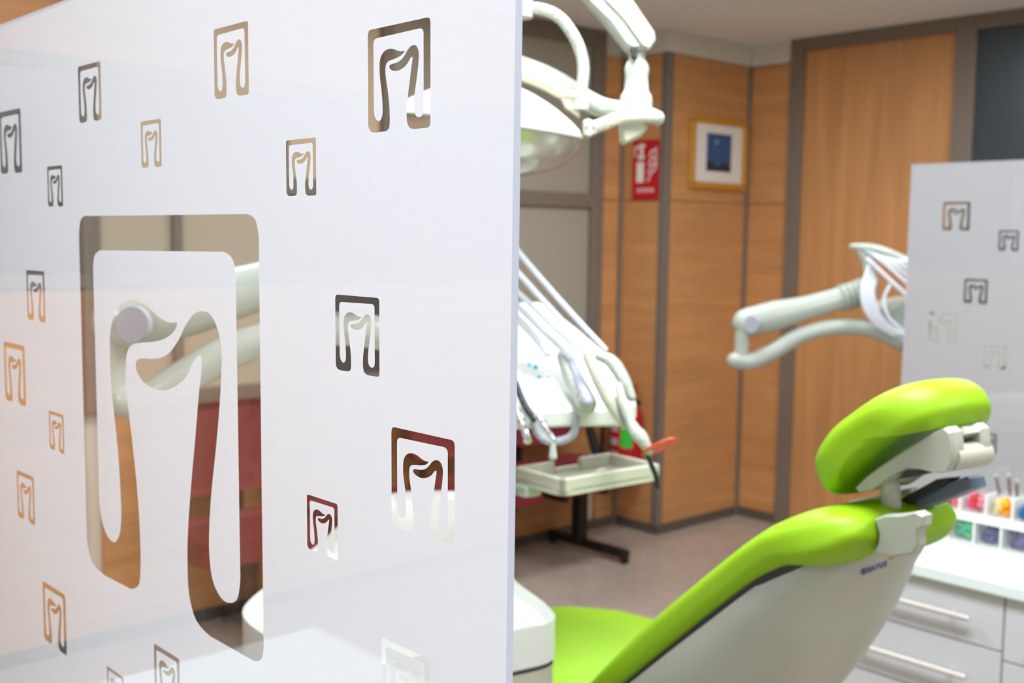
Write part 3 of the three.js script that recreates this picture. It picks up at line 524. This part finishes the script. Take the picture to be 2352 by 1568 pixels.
// unit on the far side of the small screen
{
  const g = thing('delivery_unit', 'white dental unit with looped hoses partly behind the small frosted screen', 'dental unit');
  const z = 4.3, { px } = deliveryArm(g, 1723, 745, 1, z, 0.1, -36);
  const at = (x, y, d = z) => PD(x, y, d);
  mesh('hose_fin', bar([at(1958, 566), at(1975, 568), at(2000, 572), at(2035, 582), at(2080, 600)], [7 * px, 12 * px, 14 * px, 13 * px, 12 * px], { flat: 1.6, sides: 14 }), M.white, g);
  mesh('fin_post', bar([at(1972, 572), at(1992, 600), at(2000, 640), at(1996, 690)], [10 * px, 14 * px, 15 * px, 16 * px], { sides: 14 }), M.white, g);
  for (let i = 0; i < 5; i++) mesh('hose', bar([at(1988 + i * 11, 573 + i * 3, z - 0.02), at(2020 + i * 10, 596 + i * 5 - i * 4, z - 0.03), at(2058 + i * 8, 628 - i * 8, z - 0.03), at(2105 + i * 6, 672 - i * 16, z - 0.02), at(2160, 730 - i * 14, z + 0.02)], 4.4 * px, { segs: 24, sides: 8 }), M.hose, g);
  for (let i = 0; i < 4; i++) mesh('hose', bar([at(1996 + i * 5, 612 + i * 10, z - 0.03), at(1980 + i * 8, 668, z - 0.04), at(1988 + i * 9, 712, z - 0.04), at(2010 + i * 10, 742 + i * 2, z - 0.03), at(2050 + i * 8, 768, z - 0.02)], 4.6 * px, { segs: 24, sides: 8 }), M.hose, g);
  mesh('hose', bar([at(2046, 650, z - 0.02), at(2030, 690, z - 0.03), at(2042, 730, z - 0.03), at(2075, 762, z - 0.02)], 4.6 * px, { segs: 20, sides: 8 }), M.hose, g);
  mesh('hose', bar([at(1994, 596, z - 0.04), at(2040, 640, z - 0.05), at(2095, 690, z - 0.05), at(2150, 745, z - 0.02)], 5 * px, { segs: 20, sides: 8 }), M.hose, g);
  const dk = [[2040, 712], [2058, 696], [2110, 684], [2200, 700], [2290, 760], [2330, 830], [2300, 850], [2200, 836], [2110, 800], [2060, 768]].map(([x, y]) => at(x, y, z + 0.05));
  mesh('deck', prism(dk, FW.clone().setY(0).normalize().multiplyScalar(0.22), 0.01), M.white, g);
  const foot = at(2105, 800).setY(0);
  mesh('column', bar([V3(foot.x, 0.04, foot.z), V3(foot.x, at(2105, 800).y, foot.z)], 0.05, { sides: 18 }), M.white, g);
  mesh('base', planRounded(foot.x - 0.2, foot.x + 0.2, foot.z - 0.3, foot.z + 0.3, 0.1, 0, 0.06), M.white, g);
}
// ---------------------------------------------------------------- operating light
{
  const g = thing('operating_light', 'white dental operating light with clear dome on a jointed arm', 'dental lamp');
  const z = 2.1, px = z / FOCAL, P = (x, y, d = 0) => PD(x, y, z + d);
  const back = FW.clone().setY(0).normalize();
  const sp = [[1306, -60], [1352, 0], [1398, 52], [1440, 106], [1458, 116], [1490, 112], [1502, 88], [1500, 72], [1476, 38], [1452, 2], [1412, -60]].map(([x, y]) => P(x, y, -0.03));
  mesh('spring_arm', prism(sp, back.clone().multiplyScalar(0.065), 0.008), M.white, g);
  mesh('arm_cover', prism([[1352, -60], [1392, 0], [1432, 46], [1478, 106], [1492, 112], [1506, 92], [1503, 72], [1478, 36], [1454, 0], [1416, -60]].map(([x, y]) => P(x, y, -0.036)), back.clone().multiplyScalar(0.02), 0.004), M.cream, g);
  mesh('upper_arm', bar([P(1340, -60), P(1200, -210), P(1080, -330), P(1060, -352)], 0.034, { sides: 16 }), M.white, g);
  const drop = PD(1060, -352, z);
  mesh('ceiling_tube', bar([drop, V3(drop.x, CEIL + 0.0, drop.z)], 0.03, { sides: 18, round: false }), M.white, g);
  const lathe = (pts, c) => { const s = pts.map(([r, y]) => new THREE.Vector2(r * px, y * px)); return crease(new THREE.LatheGeometry(s, 28), 35).translate(c.x, c.y, c.z); };
  mesh('neck', lathe([[0, -105], [31, -105], [35, -92], [38, -55], [36, -42], [28, -30], [26, 0], [28, 20], [24, 32], [18, 40], [18, 66], [0, 66]], P(1462, 178)), M.white, g);
  mesh('neck_slot', prism([[1449, 110], [1462, 110], [1465, 132], [1452, 132]].map(([x, y]) => P(x, y, -0.034)), back.clone().multiplyScalar(0.02), 0.001), M.black, g);
  mesh('counter_block', prism([[1424, 258], [1490, 262], [1488, 296], [1470, 314], [1436, 329], [1429, 322]].map(([x, y]) => P(x, y, -0.03)), back.clone().multiplyScalar(0.055), 0.006), M.cream, g);
  mesh('cross_arm', bar([P(1040, 128), P(1120, 138), P(1190, 156), P(1262, 184), P(1330, 222), P(1386, 248), P(1440, 254), P(1480, 252)], [26 * px, 27 * px, 28 * px, 28 * px, 27 * px, 24 * px, 22 * px, 20 * px], { segs: 44, sides: 18 }), M.white, g);
  mesh('yoke', bar([P(1502, 266, -0.045), P(1470, 266, -0.045), P(1425, 270, -0.045), P(1388, 284, -0.045), P(1356, 296, -0.04)], 15 * px, { segs: 28, sides: 14, flat: 0.6, up: FW.clone() }), M.cream, g);
  mesh('yoke_knob', disc(P(1500, 268, -0.02), FW.clone().addScaledVector(RT, 0.6), 17 * px, 0.04), M.white, g);
  const jb = mesh('joint_block', prism([[1340, 276], [1352, 272], [1370, 280], [1370, 306], [1354, 314], [1342, 310]].map(([x, y]) => P(x, y, -0.055)), back.clone().multiplyScalar(0.03), 0.003), M.cream, g);
  for (const x of [1349, 1366]) mesh('screw', disc(P(x, 288, -0.058), FW, 3.6 * px, 0.006, 10), M.grey, jb);
  mesh('handle', bar([P(1205, 20, -0.05), P(1240, 20, -0.05), P(1282, 38, -0.05), P(1316, 80, -0.05), P(1336, 128, -0.05), P(1340, 170, -0.05), P(1333, 226, -0.05)], 13 * px, { segs: 40, sides: 16 }), M.white, g);
  mesh('handle_grip', disc(P(1190, 8, -0.05), V3(0, 1, 0), 33 * px, 62 * px), M.white, g);
  mesh('handle_collar', disc(P(1334, 240, -0.05), V3(0, 1, 0), 18 * px, 22 * px), M.white, g);
  mesh('head_bracket', [bar([P(1100, 160, -0.04), P(1180, 168, -0.04), P(1250, 192, -0.04), P(1290, 214, -0.04), P(1325, 222, -0.04)], 13 * px, { sides: 12, flat: 1.5 }), prism([[1150, 118], [1186, 122], [1200, 130], [1200, 168], [1186, 180], [1150, 176]].map(([x, y]) => P(x, y, -0.06)), back.clone().multiplyScalar(0.05), 0.004), prism([[1284, 214], [1330, 220], [1332, 268], [1300, 246]].map(([x, y]) => P(x, y, -0.05)), back.clone().multiplyScalar(0.04), 0.003)], M.cream, g);
  // lens-shaped head
  const hc = P(1120, 286);
  const turnHead = geo => geo.rotateZ(-0.05).rotateX(0.12).translate(hc.x, hc.y, hc.z);
  const lat = pts => { const c = new THREE.SplineCurve(pts.map(([r, y]) => new THREE.Vector2(r * px, y * px))); return new THREE.LatheGeometry(c.getPoints(40), 48); };
  const hd = mesh('head_housing', turnHead(lat([[2, 98], [70, 90], [130, 66], [185, 34], [215, 10], [222, -2]])), M.cream, g);
  hd.material = M.headShell = std(0xe6e3d2, 0.3, { side: THREE.DoubleSide });
  mesh('head_rim', turnHead(new THREE.TorusGeometry(221 * px, 5 * px, 10, 60).rotateX(Math.PI / 2).translate(0, -3 * px, 0)), M.white, g);
  mesh('clear_cover', turnHead(lat([[222, -6], [214, -34], [185, -68], [140, -95], [80, -112], [2, -118]])), M.clear, g);
  mesh('reflector', turnHead(lat([[196, -8], [170, -40], [120, -66], [60, -60], [30, -50], [2, -48]])), std(0xd8d8cc, 0.25, { metalness: 0.5, side: THREE.DoubleSide }), g);
}

// ---------------------------------------------------------------- picture, sign, extinguisher
function canvasTex(w, h, draw) { const c = document.createElement('canvas'); c.width = w; c.height = h; draw(c.getContext('2d'), w, h); const t = new THREE.CanvasTexture(c); t.colorSpace = THREE.SRGBColorSpace; return t; }
{
  const g = thing('framed_picture', 'small blue picture in a white mount and ochre wooden frame on the column', 'picture');
  const x0 = 4.675, x1 = 5.165, y0 = 1.825, y1 = 2.205, z = CZ + 0.001, f = 0.036;
  mesh('frame', [ebox(x0, x1, y1 - f, y1, z, z + 0.024, 0.006), ebox(x0, x1, y0, y0 + f, z, z + 0.024, 0.006), ebox(x0, x0 + f, y0 + f * 0.5, y1 - f * 0.5, z, z + 0.024, 0.006), ebox(x1 - f, x1, y0 + f * 0.5, y1 - f * 0.5, z, z + 0.024, 0.006)], M.ochre, g);
  mesh('mount', ebox(x0 + 0.02, x1 - 0.02, y0 + 0.02, y1 - 0.02, z, z + 0.008), M.paper, g);
  const t = canvasTex(256, 256, (c, w, h) => { c.fillStyle = '#2f5480'; c.fillRect(0, 0, w, h); for (let i = 0; i < 240; i++) { c.fillStyle = `rgba(${40 + rnd() * 60 | 0},${70 + rnd() * 60 | 0},${110 + rnd() * 70 | 0},0.25)`; c.fillRect(rnd() * w, rnd() * h, 10 + rnd() * 40, 3 + rnd() * 8); } c.fillStyle = '#2b2f45'; c.beginPath(); c.moveTo(0, h * 0.8); for (let i = 0; i <= 12; i++) c.lineTo(i * w / 12, h * (0.78 - 0.08 * Math.sin(i * 0.9) + 0.03 * rnd())); c.lineTo(w, h); c.lineTo(0, h); c.fill(); c.fillStyle = '#93b8cc'; c.beginPath(); c.arc(w * 0.4, h * 0.22, 14, 0, 7); c.fill(); });
  const pg = new THREE.PlaneGeometry(0.214, 0.2).translate((x0 + x1) / 2 + 0.004, (y0 + y1) / 2 + 0.006, z + 0.0095);
  mesh('print', pg, new THREE.MeshStandardMaterial({ map: t, roughness: 0.5 }), g);
}
{
  const t = canvasTex(256, 352, (c, w, h) => {
    c.fillStyle = '#c1121c'; c.fillRect(0, 0, w, h); c.fillStyle = '#f2f0ea';
    c.fillRect(40, 128, 70, 120); c.beginPath(); c.moveTo(50, 88); c.lineTo(112, 88); c.lineTo(112, 112); c.lineTo(50, 112); c.fill(); c.fillRect(70, 40, 30, 46); c.fillRect(56, 24, 62, 16); c.fillRect(18, 36, 46, 12); c.fillRect(16, 36, 12, 60);
    c.strokeStyle = '#f2f0ea'; c.lineWidth = 12; c.lineCap = 'round';
    for (let i = 0; i < 4; i++) { c.beginPath(); c.moveTo(150 + i * 4, 240 - i * 48); c.quadraticCurveTo(178, 190 - i * 44, 196, 186 - i * 40); c.quadraticCurveTo(226, 176 - i * 36, 226, 140 - i * 30); c.stroke(); }
    c.font = 'bold 34px sans-serif'; c.textAlign = 'center'; c.fillText('EXTINTOR', w / 2, 306);
  });
  const g = thing('safety_sign', 'red fire extinguisher sign with white symbols beside the framed picture', 'sign');
  const z0 = -3.985, z1 = -3.802, y0 = 1.757, y1 = 2.068;
  mesh('plate', ebox(CX - 0.004, CX - 0.0005, y0, y1, z0, z1), M.redPaint, g);
  const pl = new THREE.PlaneGeometry(z1 - z0, y1 - y0).rotateY(-Math.PI / 2).translate(CX - 0.0048, (y0 + y1) / 2, (z0 + z1) / 2);
  mesh('print', pl, new THREE.MeshStandardMaterial({ map: t, roughness: 0.45 }), g);
}
{
  const g = thing('fire_extinguisher', 'red fire extinguisher with a green label against the wooden column', 'fire extinguisher');
  const c = V3(CX - 0.1, 0.31, -3.9), L = pts => crease(new THREE.LatheGeometry(pts.map(([r, y]) => new THREE.Vector2(r, y)), 32), 40).translate(c.x, c.y, c.z);
  mesh('cylinder', L([[0, 0], [0.078, 0], [0.086, 0.01], [0.086, 0.31], [0.075, 0.35], [0.045, 0.378], [0.026, 0.39], [0.026, 0.41], [0, 0.41]]), M.redPaint, g);
  mesh('label_band', crease(new THREE.CylinderGeometry(0.0868, 0.0868, 0.13, 24, 1, true, Math.PI * 1.62, 0.75)).translate(c.x, c.y + 0.225, c.z), M.greenLabel, g);
  for (const y of [0.26, 0.19, 0.12]) mesh('print_band', crease(new THREE.CylinderGeometry(0.0868, 0.0868, 0.035, 24, 1, true, Math.PI * 1.3, 0.85)).translate(c.x, c.y + y, c.z), std(0xb9a3ae, 0.5), g);
  mesh('valve', [disc(c.clone().add(V3(0, 0.425, 0)), V3(0, 1, 0), 0.02, 0.05), ebox(c.x - 0.02, c.x + 0.012, c.y + 0.435, c.y + 0.46, c.z - 0.02, c.z + 0.06, 0.005), ebox(c.x - 0.015, c.x + 0.01, c.y + 0.47, c.y + 0.485, c.z - 0.03, c.z + 0.07, 0.005)], M.redPaint, g);
  mesh('hose', bar([c.clone().add(V3(-0.02, 0.43, -0.01)), c.clone().add(V3(-0.09, 0.42, -0.03)), c.clone().add(V3(-0.105, 0.34, -0.06)), c.clone().add(V3(-0.095, 0.15, -0.08)), c.clone().add(V3(-0.095, 0.04, -0.08))], 0.011, { sides: 10 }), M.black, g);
  mesh('bracket', ebox(c.x + 0.05, CX - 0.0005, c.y + 0.2, c.y + 0.24, c.z - 0.03, c.z + 0.03, 0.003), M.black, g);
  mesh('wall_hook', ebox(c.x + 0.015, CX - 0.0005, c.y + 0.37, c.y + 0.39, c.z - 0.012, c.z + 0.012, 0.003), M.black, g);
}
// ---------------------------------------------------------------- beam bench along the window wall
{
  const g = thing('beam_bench', 'row of red upholstered waiting seats on a black beam under the windows', 'bench');
  const seats = [[1.80, 2.30], [2.37, 2.87], [2.95, 3.45], [3.54, 4.05]];
  mesh('beam', ebox(1.9, 4.28, 0.31, 0.36, -3.86, -3.8, 0.006), M.black, g);
  for (const [a, b] of seats) {
    const s = mesh('seat', planRounded(a, b, -3.93, -3.5, 0.07, 0.385, 0.47, 0.03), M.red, g);
    for (const x of [a + 0.12, b - 0.12]) mesh('seat_bracket', ebox(x - 0.02, x + 0.02, 0.33, 0.39, -3.86, -3.6, 0.004), M.black, s);
    const bg = planRounded(a + 0.01, b - 0.01, -0.16, 0.19, 0.07, -0.032, 0.032, 0.025); bg.rotateX(Math.PI / 2 - 0.12); bg.translate(0, 0.745, -3.92);
    const bk = mesh('backrest', bg, M.red, g);
    for (const x of [a + 0.135, b - 0.135]) mesh('back_bracket', ebox(x - 0.015, x + 0.015, 0.34, 0.66, -3.965, -3.94, 0.004), M.black, bk);
  }
  for (const x of [2.13, 3.975]) {
    mesh('leg', ebox(x - 0.03, x + 0.03, 0.04, 0.33, -3.85, -3.79, 0.006), M.black, g);
    mesh('foot', [ebox(x - 0.025, x + 0.025, 0.025, 0.065, -4.02, -3.5, 0.008), ebox(x - 0.018, x + 0.018, 0.0, 0.03, -3.53, -3.5, 0.004), ebox(x - 0.018, x + 0.018, 0.0, 0.03, -4.02, -3.99, 0.004)], M.black, g);
  }
  mesh('arm_post', bar([V3(4.07, 0.42, -3.78), V3(4.02, 0.75, -3.86)], 0.025, { sides: 12 }), M.black, g);
}
scene.traverse(o => { if (o.isMesh) o.castShadow = o.receiveShadow = true; if (o.isLight && o.shadow) o.castShadow = true; });
renderer.render(scene, camera);
